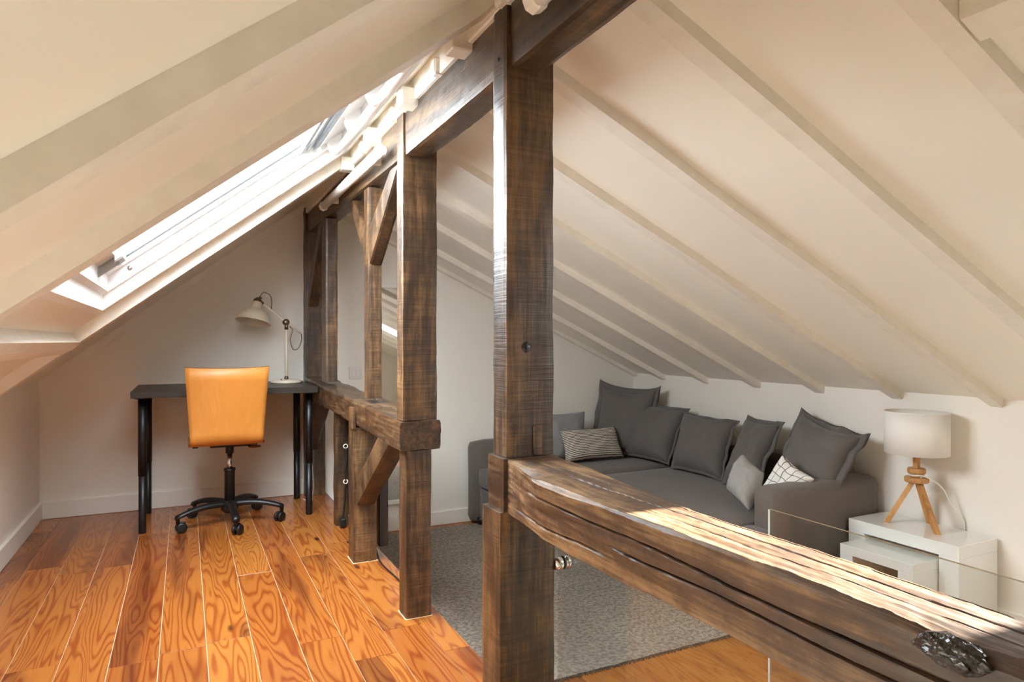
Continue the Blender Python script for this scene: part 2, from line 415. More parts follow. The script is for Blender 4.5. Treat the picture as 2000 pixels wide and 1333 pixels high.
grow = lambda h: (h[0] - .019, h[1] + .019, h[2] - .019, h[3] + .019)
ceilL = slope('ceiling', zl, [XL - .1, XP], [YB, YE], [grow(HL1)], .16, M['ceil'], 'steep left slope of the white attic ceiling with the skylight')
ceilR = slope('ceiling', zr, [XP, XR + .1], [YB, YE], [grow(HR1)], .16, M['ceil'], 'shallow right slope of the white attic ceiling over the sofa')
def sbox(name, zf, x0, x1, y0, y1, o0, o1, mat, parent, bev=0, sub=1, amp=0.0, seed=0.0):
    bm = bmesh.new(); rings = []
    for i in range(sub + 1):
        x = x0 + (x1 - x0) * i / sub
        w = lambda k: nz((x * 2.2, seed, k * 3.1), 1.0, amp)
        rings.append([bm.verts.new((x, y0 + w(0), zf(x) + o0 + w(1) * .7)), bm.verts.new((x, y1 + w(2), zf(x) + o0 + w(3) * .7)), bm.verts.new((x, y1 + w(2), zf(x) + o1)), bm.verts.new((x, y0 + w(0), zf(x) + o1))])
    for i in range(sub):
        for k in range(4): bm.faces.new((rings[i][k], rings[i][(k + 1) % 4], rings[i + 1][(k + 1) % 4], rings[i + 1][k]))
    bm.faces.new(rings[0]); bm.faces.new(rings[-1])
    if bev:
        es = [e for e in bm.edges if abs(e.verts[0].co.x - e.verts[1].co.x) > 1e-4]
        bmesh.ops.bevel(bm, geom=es, offset=bev, segments=2, affect='EDGES')
    return obj(name, bm, mat, parent)
RD = .058
for i, y in enumerate((.923, 1.518, 3.155, 4.12, .33, -.25, -.85, -1.45, -2.05)):
    if y == 4.12: continue
    sbox('rafter', zl, XL, XP - .05, y, y + .083, -RD, .01, M['rafter'], ceilL, .008, 24, .006, y)
for i in range(-4, 8):
    y = .777 + .475 * i
    hole = [h for h in (HR1,) if y + .06 > h[2] - .05 and y < h[3] + .05]
    if hole:
        sbox('rafter', zr, XP + .02, 1.36, y, y + .062, -.038, .01, M['rafter'], ceilR, .005, 12, .005, y + 9)
    else:
        sbox('rafter', zr, XP + .02, XR, y, y + .062, -.040, .01, M['rafter'], ceilR, .005, 30, .007, y + 9)
sbox('rafter', zr, XP + .02, XR, 4.462, 4.508, -.030, .01, M['rafter'], ceilR, .004, 20, .003, 33)
sbox('trimmer', zr, 1.35, 1.414, -.16, .777, -.038, .01, M['rafter'], ceilR, .004, 1)
# rounded trimmer under the skylight on the left slope
prism('trimmer', [(-.405, .004), (-.392, -.036), (-.372, -.062), (-.395, -.072), (-.44, -.058), (-.49, -.018), (-.518, .004)],
      lambda p, q, t: (p, t, zl(p) + q), 1.60, 3.157, M['rafter'], ceilL)
# cornice strips on the gable wall
sbox('trim_1', zl, XL, XP, 4.475, 4.509, -.050, .0, M['trim'], None)
tag(bpy.data.objects['trim_1'], 'thin white strip where the left slope meets the gable wall', 'trim', kind='structure')
# white blocks and filler along the ridge
box('ridge_filler', .700, .735, YB, 4.45, 1.822, 1.905, M['rafter'], ceilL, .004)
for i in range(-4, 6):
    y = .777 + .475 * i
    box('rafter_end', .655, .75, y - .03, y + .035, 1.800, 1.862, M['rafter'], ceilL, .004)
    box('rafter_end', .684, .75, y + .20, y + .24, 1.820, 1.872, M['rafter'], ceilL, .006)

# skylights -----------------------------------------------------------
def skylight(name, zf, h, label, flip, detail):
    x0, x1, y0, y1 = h
    w = tag(empty(name, ((x0 + x1) / 2, (y0 + y1) / 2, zf((x0 + x1) / 2))), label, 'window', kind='structure')
    T = .02
    for nm, a in (('reveal', (x0 - T, x1 + T, y0 - T, y0, -.001, .16)), ('reveal', (x0 - T, x1 + T, y1, y1 + T, -.001, .16)),
                  ('reveal', (x0 - T, x0, y0, y1, -.001, .16)), ('reveal', (x1, x1 + T, y0, y1, -.001, .16))):
        sbox(nm, zf, *a, M['reveal'], w)
    f = .022
    for a in ((x0, x1, y0, y0 + f, .058, .17), (x0, x1, y1 - f, y1, .058, .17), (x0, x0 + .02, y0 + f, y1 - f, .058, .17), (x1 - .02, x1, y0 + f, y1 - f, .058, .17)):
        sbox('window_frame', zf, *a, M['pvc'], w)
    s = .026
    sx0, sx1, sy0, sy1 = x0 + .022, x1 - .022, y0 + f + .002, y1 - f - .002
    for a in ((sx0, sx1, sy0, sy0 + s, .12, .18), (sx0, sx1, sy1 - s, sy1, .12, .18), (sx0, sx0 + .05, sy0 + s, sy1 - s, .12, .18), (sx1 - .08, sx1, sy0 + s, sy1 - s, .12, .18)):
        sbox('sash', zf, *a, M['pvc'], w)
    sbox('gasket', zf, sx0 + .05, sx1 - .08, sy1 - s - .004, sy1 - s, .142, .150, M['blackpl'], w)
    sbox('gasket', zf, sx0 + .05, sx1 - .08, sy0 + s, sy0 + s + .004, .142, .150, M['blackpl'], w)
    sbox('pane', zf, sx0 + .045, sx1 - .075, sy0 + s - .005, sy1 - s + .005, .150, .158, M['pane'], w)
    if detail:
        X = x1 - .040
        bm = bmesh.new()
        addtube(bm, [(X, y0 + .05, zf(X) + .020), (X, y1 - .05, zf(X) + .020)], .016, 12)
        obj('vent_bar', bm, M['pvc'], w, True)
        for y in (y1 - .05, y1 - .40, y0 + .40, y0 + .06):
            prism('bar_bracket', [(-.055, .13), (-.04, .06), (-.018, .012), (.012, .0), (.02, .03), (.02, .13)], lambda p, q, t: (X + p, t, zf(X + p) + q), y - .018, y + .018, M['pvc'], w, .003)
        sbox('vent_flap', zf, x1 - .11, x1 - .02, y0 + .03, y1 - .03, .09, .118, M['pvc'], w)
        sbox('blind_rail', zf, x1 - .145, x1 - .118, y0 + .05, y1 - .05, .09, .125, M['greyblue'], w)
        sbox('blind_rail', zf, x1 - .175, x1 - .150, y0 + .05, y1 - .05, .105, .135, M['steel'], w)
        sbox('blind_slat', zf, x1 - .20, x1 - .182, y0 + .05, y1 - .05, .11, .14, M['greyblue'], w)
        sbox('bottom_catch', zf, x0 + .02, x0 + .085, y1 - .36, y1 - .335, .085, .12, M['latch'], w, .004)
        sbox('bottom_catch', zf, x0 + .075, x0 + .10, y1 - .42, y1 - .29, .09, .125, M['latch'], w, .004)
        bm = bmesh.new(); xx = x0 + .095
        addtube(bm, [(xx, y1 - f + .001, zf(xx) + .095), (xx, y1 - f - .005, zf(xx) + .095)], .009, 14)
        obj('frame_screw', bm, M['steel'], w, True)
    keep(w)
    o = .19
    portal(name + '_portal', [(x0, y0, zf(x0) + o), (x1, y0, zf(x1) + o), (x1, y1, zf(x1) + o), (x0, y1, zf(x0) + o)])
skylight('window_1', zl, HL1, 'white skylight in the left slope above the desk', False, True)
skylight('window_2', zr, HR1, 'white skylight in the right slope letting sun onto the rail', True, False)

# floors ---------------------------------------------------------------
def floor(name, x0, x1, seams, y0, y1, ztop, mat, label, lens, seed):
    rnd = random.Random(seed)
    f = box(name, x0, x1 - .006, y0, y1, ztop - .10, ztop - .0035, M['caulk'], None)
    tag(f, label, 'floor', kind='structure')
    g = .0011
    for a, b in zip(seams[:-1], seams[1:]):
        y = y0 - rnd.random() * lens
        while y < y1:
            L = lens * (.75 + .6 * rnd.random()); e = y + L
            ya, yb = max(y, y0), min(e, y1)
            if yb - ya > .05:
                bm = bmesh.new(); addbox(bm, a + g - (a + b) / 2, b - g - (a + b) / 2, -(yb - ya) / 2 + .0006, (yb - ya) / 2 - .0006, -.02, 0, .0008)
                p = obj('plank', bm, mat, f); p.location = ((a + b) / 2, (ya + yb) / 2, ztop + (rnd.random() - .5) * .0008)
            y = e
    return f
sx = [XL + .006] + [.065 + .1375 * k for k in range(-5, 6)] + [XE]
floor('floor', XL, XE, sx, YB, YE, 0, M['plank'], 'raised orange pine plank floor of the study side', 1.15, 3)
sx2 = [XE + .004 + .1375 * k for k in range(0, 19)]; sx2[-1] = XR
floor('floor', XE, XR, sx2, YB, YE, ZL, M['plank_low'], 'lower pine plank floor of the sofa side', 1.2, 5)
box('trim_2', XE - .016, XE - .004, YB, YE, ZL, -.019, M['trim'])
tag(bpy.data.objects['trim_2'], 'white riser board below the edge of the raised floor', 'trim', kind='structure')
def baseboard(name, x0, x1, y0, y1, z, label):
    bm = bmesh.new(); addbox(bm, x0, x1, y0, y1, z, z + .098, .003)
    return tag(obj(name, bm, M['trim']), label, 'baseboard', kind='structure')
baseboard('baseboard_end', XL, .70, 4.494, 4.512, 0, 'white baseboard along the gable wall behind the desk')
baseboard('baseboard_left', XL - .002, XL + .016, YB, 4.494, 0, 'white baseboard along the left knee wall')
baseboard('baseboard_far', XE + .01, XR - .016, 4.494, 4.512, ZL, 'white baseboard along the gable wall at the sofa')
baseboard('baseboard_right', XR - .016, XR + .002, YB, 4.494, ZL, 'white baseboard along the right knee wall')
for n in ('baseboard_end', 'baseboard_left', 'baseboard_far', 'baseboard_right'):
    pass

# ------------------------------------------------------------------ timber frame
# near post: wider foot, block at the rail, upper shaft
p1 = tag(empty('timber_post', (.765, 1.5, 0)), 'large dark timber post nearest the viewer, with the heavy rail tenoned into it', 'timber post')
post('lower_shaft', .682, .838, 1.455, 1.565, 0, .583, M['post'], None, 1, parent=p1, amp=.002)
post('rail_block', .690, .838, 1.452, 1.545, .584, .714, M['rail_dark'], None, 2, parent=p1, nt=12)
post('upper_shaft', .701, .836, 1.458, 1.538, .715, 1.835, M['post'], None, 3, parent=p1, nt=70, amp=.002)
box('tenon_peg', .775, .800, 1.4545, 1.47, .716, .79, M['post'], p1, .002)
lathe('knot', [(0, .004), (.006, .003), (.012, .0), (.016, -.004)], M['knot'], p1, 14, frame_to((.757, 1.456, .985), (0, -1, 0)))
lathe('screw_hole', [(0, .001), (.003, .001), (.005, -.002)], M['knot'], p1, 10, frame_to((.699, 1.50, 1.70), (-1, 0, 0)))
keep(p1)
p2 = tag(empty('timber_post', (.765, 2.35, 0)), 'dark timber post standing between the near post and the desk, on the raised floor', 'timber post')
post('lower_shaft', .712, .808, 2.305, 2.395, 0, .604, M['post'], None, 11, parent=p2, amp=.002)
post('upper_shaft', .703, .835, 2.318, 2.398, .712, 1.855, M['post'], None, 13, parent=p2, nt=60, amp=.002)
bm = bmesh.new(); addbox(bm, .709, .811, 2.302, 2.398, 0, .002); obj('floor_seal', bm, M['caulk'], p2)
keep(p2)
p3 = tag(empty('timber_post', (.735, 3.05, 0)), 'short grey-brown timber post under the far rail, hooked over its side', 'timber post')
post('shaft', .680, .788, 2.992, 3.10, 0, .610, M['post'], None, 21, parent=p3, amp=.004)
post('hook_tenon', .672, .690, 2.985, 3.055, .606, .700, M['post'], None, 22, parent=p3, nt=8, amp=.002)
bm = bmesh.new(); addbox(bm, .677, .791, 2.989, 3.103, 0, .002); obj('floor_seal', bm, M['caulk'], p3)
keep(p3)
post('timber_post', .731, .800, 3.640, 3.70, 0, .625, M['post'], 'thin short dark post with the hanging black cords, under the far rail', 31, amp=.004)
post('timber_post', .722, .780, 2.880, 2.968, .748, 1.672, M['post'], 'slender post on the far rail carrying the pair of slanting braces', 41, amp=.003)
post('timber_post', .705, .772, 3.78, 3.90, .772, 1.685, M['post'], 'upright timber on the far rail just before the gable wall post', 51, amp=.003)
post('timber_post', .695, .825, 4.425, 4.508, 0, 1.86, M['post'], 'dark timber post fixed against the gable wall beside the desk lamp', 61, nt=60, amp=.003)
# ridge beams
ybeam('ridge_beam', .713, .802, -.6, 1.455, 1.668, 1.83, M['beam'], 'dark ridge beam running overhead from the near post towards the viewer', seed=70)
ybeam('ridge_beam', .713, .802, 1.541, 2.315, 1.668, 1.83, M['beam'], 'dark ridge beam between the two tall posts', seed=73)
ybeam('ridge_beam', .713, .802, 2.401, 4.424, 1.672, 1.83, M['beam'], 'dark ridge beam over the desk end with the long tube lamp', seed=76, z0b=1.70, z1b=1.83)
# braces
strut('brace', .722, .778, [(2.872, 1.335), (2.872, 1.50), (2.555, 1.668), (2.44, 1.668)], M['brace'], 'wide slanting brace from the slender post towards the tall post', 80)
strut('brace', .726, .776, [(2.975, 1.37), (2.975, 1.50), (3.20, 1.676), (3.29, 1.676)], M['brace'], 'narrow slanting brace from the slender post towards the gable', 83)
strut('brace', .715, .775, [(4.42, 1.22), (4.42, 1.36), (4.06, 1.690), (3.94, 1.690)], M['brace'], 'brace from the gable wall post up to the ridge beam', 86)
strut('brace', .700, .770, [(4.42, .30), (4.42, .44), (4.10, .640), (3.95, .640)], M['brace'], 'brace from the gable wall post up to the far rail', 89)
strut('brace', .692, .775, [(2.986, .26), (2.986, .38), (2.63, .612), (2.47, .606)], M['brace'], 'slanting brace under the far rail beside the second tall post', 92)
# far rail
def farring(y):
    f = (y - 2.305) / (4.424 - 2.305)
    a = .604 + .045 * f + nz((y * 3, 1, 2), 1, .010); b = .710 + .060 * f + nz((y * 3, 7, 2), 1, .008) * min(1, f * 4)
    x0 = .690 + nz((y * 2.5, 4, 4), 1, .008) * min(1, f * 4); x1 = .840
    return [(x0, y, a), (x1, y, a), (x1, y, b), (x0, y, b)]
fr = timberbox('timber_rail', farring, 2.305, 4.424, 110, M['rail_dark'], k=8, amp=.005, sc=9, seed=5)
tag(fr, 'dark hand-hewn rail running from the second tall post to the desk', 'timber rail')
# near rail: waney upper edge, long checks in the side, scoop at the head
def nearring(y):
    f = (1.452 - y) / 2.0
    wl = nz((y * 3.1, 2, 9), 1, .014); wr = nz((y * 2.7, 6, 3), 1, .012)
    g = min(1, max(0, f * 9))
    xl = .702 - .052 * g + .030 * f + wl * g * .5; xr = .836 - .055 * min(1, f * 3.2) - .012 * f + wr * g
    zb = .582 - .0 * f + nz((y * 2.2, 11, 5), 1, .010) * g; zt = .712 + nz((y * 2.4, 13, 5), 1, .005) * g
    zt -= .0
    return [(xl + .026 * g - .01 * f * g, y, zb), (xr, y, zb), (xr, y, zt), (xl, y, zt)]
def groove(y, y0, y1, c, w, d, z):
    if not (y0 < y < y1): return 0
    e = min((y - y0), (y1 - y)) / .08
    return d * min(1, e) * math.exp(-((z - c) / w) ** 2)
def nearextra(q, s, f, t):
    y = t; g = min(1, max(0, (1.452 - y) * 6))
    # waney bevel along the upper left edge
    top = .712; f_ = (1.452 - y) / 2.0; xl = .650 + .030 * f_
    dx = q.x - xl; dz = top - q.z
    wan = (.009 + nz((y * 5, 3, 3), 1, .012)) * g
    if dx + dz < wan:
        k = (wan - dx - dz) / 2; q = Vector((q.x + k * .9, q.y, q.z - k * .9))
        q.z += nz((y * 14, q.x * 60, q.z * 60), 1, .0022)
    if s == 3:      # left face: checks running with the grain
        dep = groove(y, -.6, 1.30, .672 - .012 * (1.3 - y) + nz((y * 4, 1, 1), 1, .007), .0019, .010, q.z)
        dep += groove(y, -.6, .98, .640 - .006 * (1 - y) + nz((y * 5, 8, 1), 1, .005), .0017, .010, q.z)
        dep += groove(y, .98, 1.40, .606 + .02 * (1.4 - y) + nz((y * 6, 5, 1), 1, .004), .002, .008, q.z)
        q = Vector((q.x + dep + nz((y * 3, q.z * 90, 4), 1, .0012), q.y, q.z))
    if s == 2:      # top: shallow grain checks and the scoop at the head
        dep = groove(y, -.6, 1.25, .742 + nz((y * 3, 2, 8), 1, .010), .0016, .0025, q.x) + groove(y, -.2, .95, .708 + nz((y * 3, 5, 8), 1, .008), .0012, .0010, q.x)
        dep += groove(y, .3, 1.38, .772 + nz((y * 3, 9, 8), 1, .008), .0012, .0012, q.x)
        dep += .020 * math.exp(-((y - 1.335) / .07) ** 2 - ((q.x - .670) / .026) ** 2)
        q = Vector((q.x, q.y, q.z - dep + nz((y * 3, q.x * 90, 7), 1, .0007)))
    # knot hollow
    d2 = ((y - .392) / .048) ** 2 + ((q.x - .668) / .022) ** 2 + ((q.z - .712) / .026) ** 2
    if d2 < 4: q = Vector((q.x + .005 * math.exp(-d2), q.y, q.z - .005 * math.exp(-d2)))
    return q
nr = timberbox('timber_rail', nearring, 1.452, -.6, 420, M['rail'], k=64, amp=.0016, sc=18, seed=2, extra=nearextra)
tag(nr, 'heavy weathered oak rail in the foreground with sunlit top and deep cracks', 'timber rail')
# shiny burnt knot set into the rail's upper edge
bm = bmesh.new(); bmesh.ops.create_icosphere(bm, subdivisions=4, radius=1)
for v in bm.verts:
    d = v.co.normalized(); r = 1 + nz(d * 1.0, 2.1, .22) + nz(d, 5.0, .10)
    v.co = Vector((.670 + d.x * .0135 * r, .392 + d.y * .034 * r, .697 + d.z * .0165 * r))
obj('knot', bm, M['knot'], nr, False)

# ------------------------------------------------------------------ tube lamps on the ridge beam
def tubelamp(y0, y1, label):
    t = tag(empty('tube_lamp', (.672, (y0 + y1) / 2, 1.72)), label, 'lamp', 'tube lamps on the ridge beam')
    X, Z = .668, 1.722
    tube('diffuser', [(X, y0 + .03, Z), (X, y1 - .03, Z)], .021, M['whitepl'], t, 16)
    for a, b in ((y0, y0 + .04), (y1 - .04, y1)):
        bm = bmesh.new(); addtube(bm, [(X, a, Z), (X, a + .006, Z), (X, b - .006, Z), (X, b, Z)], [.021, .0255, .0255, .022], 8); obj('end_cap', bm, M['whitepl'], t)
    for y in (y0 + .18, y1 - .18):
        box('mounting_clip', X, .7135, y - .012, y + .012, Z - .012, Z + .012, M['whitepl'], t, .002)
    keep(t)
tubelamp(2.47, 3.66, 'long white tube lamp under the slope by the desk end')
tubelamp(.08, 1.262, 'white tube lamp at the top edge, above the near post')

# ------------------------------------------------------------------ wall things
sw = tag(empty('light_switch', (1.036, 4.508, .785)), 'white double light switch on the gable wall', 'switch')
box('switch_plate', .994, 1.078, 4.500, 4.511, .742, .828, M['whitepl'], sw, .003)
for a, b in ((1.010, 1.036), (1.038, 1.064)): box('rocker', a, b, 4.496, 4.502, .758, .812, M['whitepl'], sw, .002)
keep(sw)
mi = tag(empty('wall_mirror', (1.33, 4.5, -.13)), 'tall framed mirror on the gable wall, seen between the posts', 'mirror')
mx0, mx1, mz0, mz1 = 1.10, 1.56, -.13, 1.395
box('mirror_glass', mx0 + .02, mx1 - .02, 4.490, 4.494, mz0 + .02, mz1 - .02, M['mirror'], mi)
for a in ((mx0, mx1, mz1 - .03, mz1), (mx0, mx1, mz0, mz0 + .03), (mx0, mx0 + .03, mz0 + .03, mz1 - .03), (mx1 - .03, mx1, mz0 + .03, mz1 - .03)):
    box('mirror_frame', a[0], a[1], 4.478, 4.509, a[2], a[3], M['trim'], mi, .003)
keep(mi)

# ------------------------------------------------------------------ desk
dk = tag(empty('desk', (.217, 4.16, 0)), 'black-brown desk with five-section black tube legs against the gable wall', 'desk')
dk['label'] = 'black-brown desk on four black tubular legs against the gable wall'
box('table_top', -.245, .676, 3.852, 4.475, .709, .743, M['desk'], dk, .0015)
for x, y in ((-.196, 3.955), (.645, 3.965), (-.190, 4.40), (.640, 4.40)):
    z = .30
    bm = bmesh.new(); addtube(bm, [(x, y, z), (x, y, .708)], .021, 18); l = obj('leg', bm, M['black'], dk, True)
    bm = bmesh.new(); addtube(bm, [(x, y, .0), (x, y, .004), (x, y, z + .004)], [.017, .0185, .0185], 18); obj('leg_extension', bm, M['black'], l, True)
    bm = bmesh.new(); addtube(bm, [(x, y, .700), (x, y, .709)], .040, 18); obj('leg_plate', bm, M['black'], l, True)
keep(dk)
# ------------------------------------------------------------------ desk lamp
lx, ly, lz = .560, 4.27, .743
dl = tag(empty('desk_lamp', (lx, ly, lz)), 'cream enamel desk lamp with jointed arm on the dark desk', 'lamp')
lathe('lamp_base', [(0, 0), (.088, 0), (.092, .004), (.091, .014), (.080, .020), (0, .024)], M['enamel'], dl, 40, Matrix.Translation((lx, ly, lz)))
tube('pole', [(lx, ly, lz + .022), (lx, ly, 1.075)], .0085, M['enamel'], dl, 14)
lathe('pole_collar', [(0, 0), (.012, 0), (.012, .014), (.009, .02)], M['brass'], dl, 16, Matrix.Translation((lx, ly, lz + .022)))
lathe('switch_knob', [(0, .01), (.005, .009), (.005, 0)], M['brass'], dl, 12, Matrix.Translation((lx - .035, ly - .05, lz + .018)))
jp = Vector((lx - .002, ly, 1.115)); hd = Vector((.412, 4.245, 1.232)); tl = Vector((.650, 4.285, 1.045))
lathe('joint', [(0, -.02), (.017, -.02), (.020, -.012), (.020, .012), (.017, .02), (0, .02)], M['brass'], dl, 20, frame_to(jp, (0, 1, 0)))
tube('joint_neck', [(lx, ly, 1.07), (lx, ly, 1.108)], .011, M['brass'], dl, 14)
tube('arm', [tl, jp, hd], .0065, M['enamel'], dl, 12)
tube('head_joint', [hd + Vector((.010, .002, -.010)), hd + Vector((-.012, -.002, .012)), hd + Vector((-.002, 0, .030))], .011, M['brass'], dl, 14)
ax = Vector((-.22, -.20, -1.0)).normalized()
SM = frame_to(hd + Vector((-.020, -.004, .006)), ax)
lathe('lamp_shade', [(.020, -.006), (.024, .004), (.030, .012), (.032, .040), (.036, .046), (.062, .062), (.082, .082), (.094, .110), (.098, .128), (.103, .132), (.100, .134), (.095, .128), (.090, .108), (.078, .084), (.058, .066), (.030, .050), (.020, .010), (.020, -.006)], M['enamel'], dl, 40, SM)
lathe('shade_cap', [(0, -.022), (.014, -.020), (.022, -.010), (.026, .0), (.026, .006), (0, .007)], M['brass'], dl, 20, SM)
lathe('bulb', [(0, .118), (.016, .112), (.024, .096), (.022, .078), (.012, .060), (.012, .04)], M['bulb'], dl, 20, SM)
c1 = spline([hd + Vector((-.006, 0, .034)), hd + Vector((.014, 0, .058)), hd + Vector((.050, 0, .044)), hd + Vector((.060, 0, .0)), hd + Vector((.058, .01, -.042))])
tube('cord', c1, .0028, M['brass'], dl, 8)
c2 = spline([jp + Vector((.022, 0, -.026)), jp + Vector((.036, -.01, -.05)), jp + Vector((.024, -.012, -.11)), jp + Vector((.040, -.012, -.165)), jp + Vector((.070, -.01, -.160)), jp + Vector((.092, 0, -.11)), tl])
tube('cord', c2, .0028, M['brass'], dl, 8)
c3 = spline([(lx + .088, ly + .01, .752), (.655, 4.30, .750), (.672, 4.33, .744), (.685, 4.34, .68), (.684, 4.20, .45), (.684, 4.12, .32), (.688, 4.08, .15), (.69, 4.14, .03), (.70, 4.22, .006), (.67, 4.34, .004)])
tube('power_cord', c3, .003, M['wcable'], dl, 8)
keep(dl)

# ------------------------------------------------------------------ office chair
cx, cy = .223, 3.965
ch = tag(empty('office_chair', (cx, cy, 0)), 'orange bent-plywood swivel chair on a black five-star base at the desk', 'chair')
# shell: one curved sheet, path in Y-Z swept across X
path = [(4.12, .462), (4.05, .470), (3.95, .468), (3.86, .462)]
for a in range(0, 91, 9):
    A = math.radians(a); path.append((3.775 - .075 * math.sin(A) , .537 - .075 * math.cos(A)))
path += [(3.690, .60), (3.676, .70), (3.658, .80), (3.645, .862)]
def hw(i):
    y, z = path[i]
    if z <= .47: return .182
    return .172 + .026 * min(1, (z - .46) / .40)
bm = bmesh.new(); NU = 18; front = []; back = []
for i, (y, z) in enumerate(path):
    d = Vector(path[min(i + 1, len(path) - 1)]) - Vector(path[max(i - 1, 0)]); nrm = Vector((-d.y, d.x)).normalized() * .006
    rf, rb = [], []
    for j in range(NU + 1):
        u = j / NU * 2 - 1; x = .199 + u * hw(i)
        bow = (.030 if z > .55 else .030 * max(0, (z - .46) / .09)) * (u * u) ; dz = .006 * u * u if i == len(path) - 1 else 0
        rf.append(bm.verts.new((x, y + bow + nrm.x, z + nrm.y + dz))); rb.append(bm.verts.new((x, y + bow - nrm.x, z - nrm.y + dz)))
    front.append(rf); back.append(rb)
n = len(path)
for i in range(n - 1):
    for j in range(NU):
        bm.faces.new((front[i][j], front[i][j + 1], front[i + 1][j + 1], front[i + 1][j])); bm.faces.new((back[i][j], back[i + 1][j], back[i + 1][j + 1], back[i][j + 1]))
ef = []
for i in range(n - 1):
    ef.append(bm.faces.new((front[i][0], front[i + 1][0], back[i + 1][0], back[i][0]))); ef.append(bm.faces.new((front[i][NU], back[i][NU], back[i + 1][NU], front[i + 1][NU])))
for j in range(NU):
    ef.append(bm.faces.new((front[0][j], back[0][j], back[0][j + 1], front[0][j + 1]))); ef.append(bm.faces.new((front[-1][j], front[-1][j + 1], back[-1][j + 1], back[-1][j])))
for f in ef: f.material_index = 1
sh = obj('plywood_shell', bm, [M['ply'], M['plyedge']], ch, True)
for p in sh.data.polygons:
    if p.material_index == 1: p.use_smooth = False
box('seat_plate', .12, .33, 3.86, 4.06, .432, .460, M['blackpl'], ch, .006)
for x in (.050, .335): box('seat_buffer', x - .013, x + .013, 3.775, 3.80, .448, .462, M['blackpl'], ch, .002)
tube('lever', spline([(.24, 3.93, .442), (.29, 3.90, .440), (.315, 3.885, .428)]), .0045, M['blackpl'], ch, 8)
lathe('lever_paddle', [(0, -.006), (.020, -.005), (.026, 0), (.020, .005), (0, .006)], M['plyedge'], ch, 24, Matrix.Translation((.345, 3.885, .424)) @ Matrix.Diagonal((1.35, .8, 1, 1)))
tube('column_top', [(cx, cy, .385), (cx, cy, .440)], .021, M['blackpl'], ch, 18)
tube('gas_lift', [(cx, cy, .27), (cx, cy, .39)], .0145, M['chrome'], ch, 18)
lathe('column', [(0, .06), (.027, .06), (.027, .285), (.030, .290), (.030, .302), (.016, .304)], M['blackpl'], ch, 24, Matrix.Translation((cx, cy, 0)))
lathe('hub', [(0, .066), (.034, .066), (.046, .078), (.044, .110), (.032, .128), (0, .128)], M['blackpl'], ch, 24, Matrix.Translation((cx, cy, 0)))
for k in range(5):
    a = math.radians(-90 + 72 * k + 3); d = Vector((math.cos(a), math.sin(a), 0)); s = Vector((-math.sin(a), math.cos(a), 0))
    bm = bmesh.new(); rings = []
    for i in range(11):
        t = i / 10; r = .02 + .262 * t; zc = .105 + .012 * math.sin(t * PI * .8) - .035 * t * t; w = .026 - .008 * t; hgt = .022 - .007 * t
        c = Vector((cx, cy, zc)) + d * r
        rings.append([bm.verts.new(c + s * (w * math.cos(q)) + Vector((0, 0, hgt * math.sin(q) * (1 if math.sin(q) > 0 else .7)))) for q in [2 * PI * m / 12 for m in range(12)]])
    for i in range(10):
        for m in range(12): bm.faces.new((rings[i][m], rings[i][(m + 1) % 12], rings[i + 1][(m + 1) % 12], rings[i + 1][m]))
    bm.faces.new(rings[0]); bm.faces.new(rings[-1])
    arm = obj('base_arm', bm, M['black'], ch, True)
    e = Vector((cx, cy, 0)) + d * .272; b = a + .9 + k * 1.7; wd = Vector((math.cos(b), math.sin(b), 0)); off = Vector((-wd.y, wd.x, 0)) * .016
    ca = obj('caster', (lambda q: (addtube(q, [e + off * .0 + Vector((0, 0, .050)), e + Vector((0, 0, .085))], .010, 10), q)[1])(bmesh.new()), M['blackpl'], ch, True)
    wc = e + off + Vector((0, 0, .0275))
    for sg in (-1, 1):
        lathe('wheel', [(0, .004), (.018, .005), (.025, .007), (.0272, .011), (.0272, .016), (.025, .020), (.016, .021), (0, .021)], M['blackpl'], ca, 22, frame_to(wc, wd * sg))
    bm = bmesh.new(); addbox(bm, -.006, .006, -.022, .022, -.004, .030, .004); hm = frame_to(wc, (0, 0, 1)); hm = Matrix.Translation(wc) @ Matrix.Rotation(b, 4, 'Z')
    for v in bm.verts: v.co = hm @ v.co
    obj('fork', bm, M['blackpl'], ca)
keep(ch)

# ------------------------------------------------------------------ television behind the posts
tv = tag(empty('television', (.83, 3.5, .04)), 'dark flat television turned to the sofa, half hidden behind the short posts', 'television')
box('housing', .806, .852, 3.035, 4.02, .045, .60, M['tv'], tv, .006)
box('screen', .851, .8545, 3.050, 4.005, .062, .585, M['screen'], tv)
box('back_bulge', .789, .808, 3.16, 3.62, .10, .42, M['blackpl'], tv, .006)
tube('power_cord', spline([(.800, 3.10, .07), (.792, 3.0, .02), (.79, 2.90, .005), (.800, 2.70, .004), (.80, 2.50, .004), (.78, 2.42, .004)]), .0035, M['cable'], tv, 8)
for yy, zz in ((3.60, .435), (3.60, .245)):
    bm = bmesh.new(); pts = [(.776 + .011 * math.cos(q), 3.60, zz + .011 * math.sin(q)) for q in [2 * PI * i / 14 for i in range(15)]]
    addtube(bm, pts, .003, 6, False); obj('pull_ring', bm, M['whitepl'], tv, True)
tube('release_cord', spline([(.778, 3.60, .425), (.782, 3.60, .37), (.774, 3.60, .30), (.776, 3.60, .255)]), [.012, .013, .012, .012, .011, .010, .010, .009, .009, .008, .007, .006, .006, .006, .005, .005, .005, .005, .005, .005, .005, .005, .005, .005, .005], M['cable'], tv, 8)
tube('release_cord', spline([(.776, 3.60, .235), (.772, 3.60, .15), (.764, 3.60, .07), (.762, 3.60, .03)]), .005, M['cable'], tv, 8)
box('cord_toggle', .745, .775, 3.58, 3.615, .0, .05, M['cable'], tv, .006)
keep(tv)

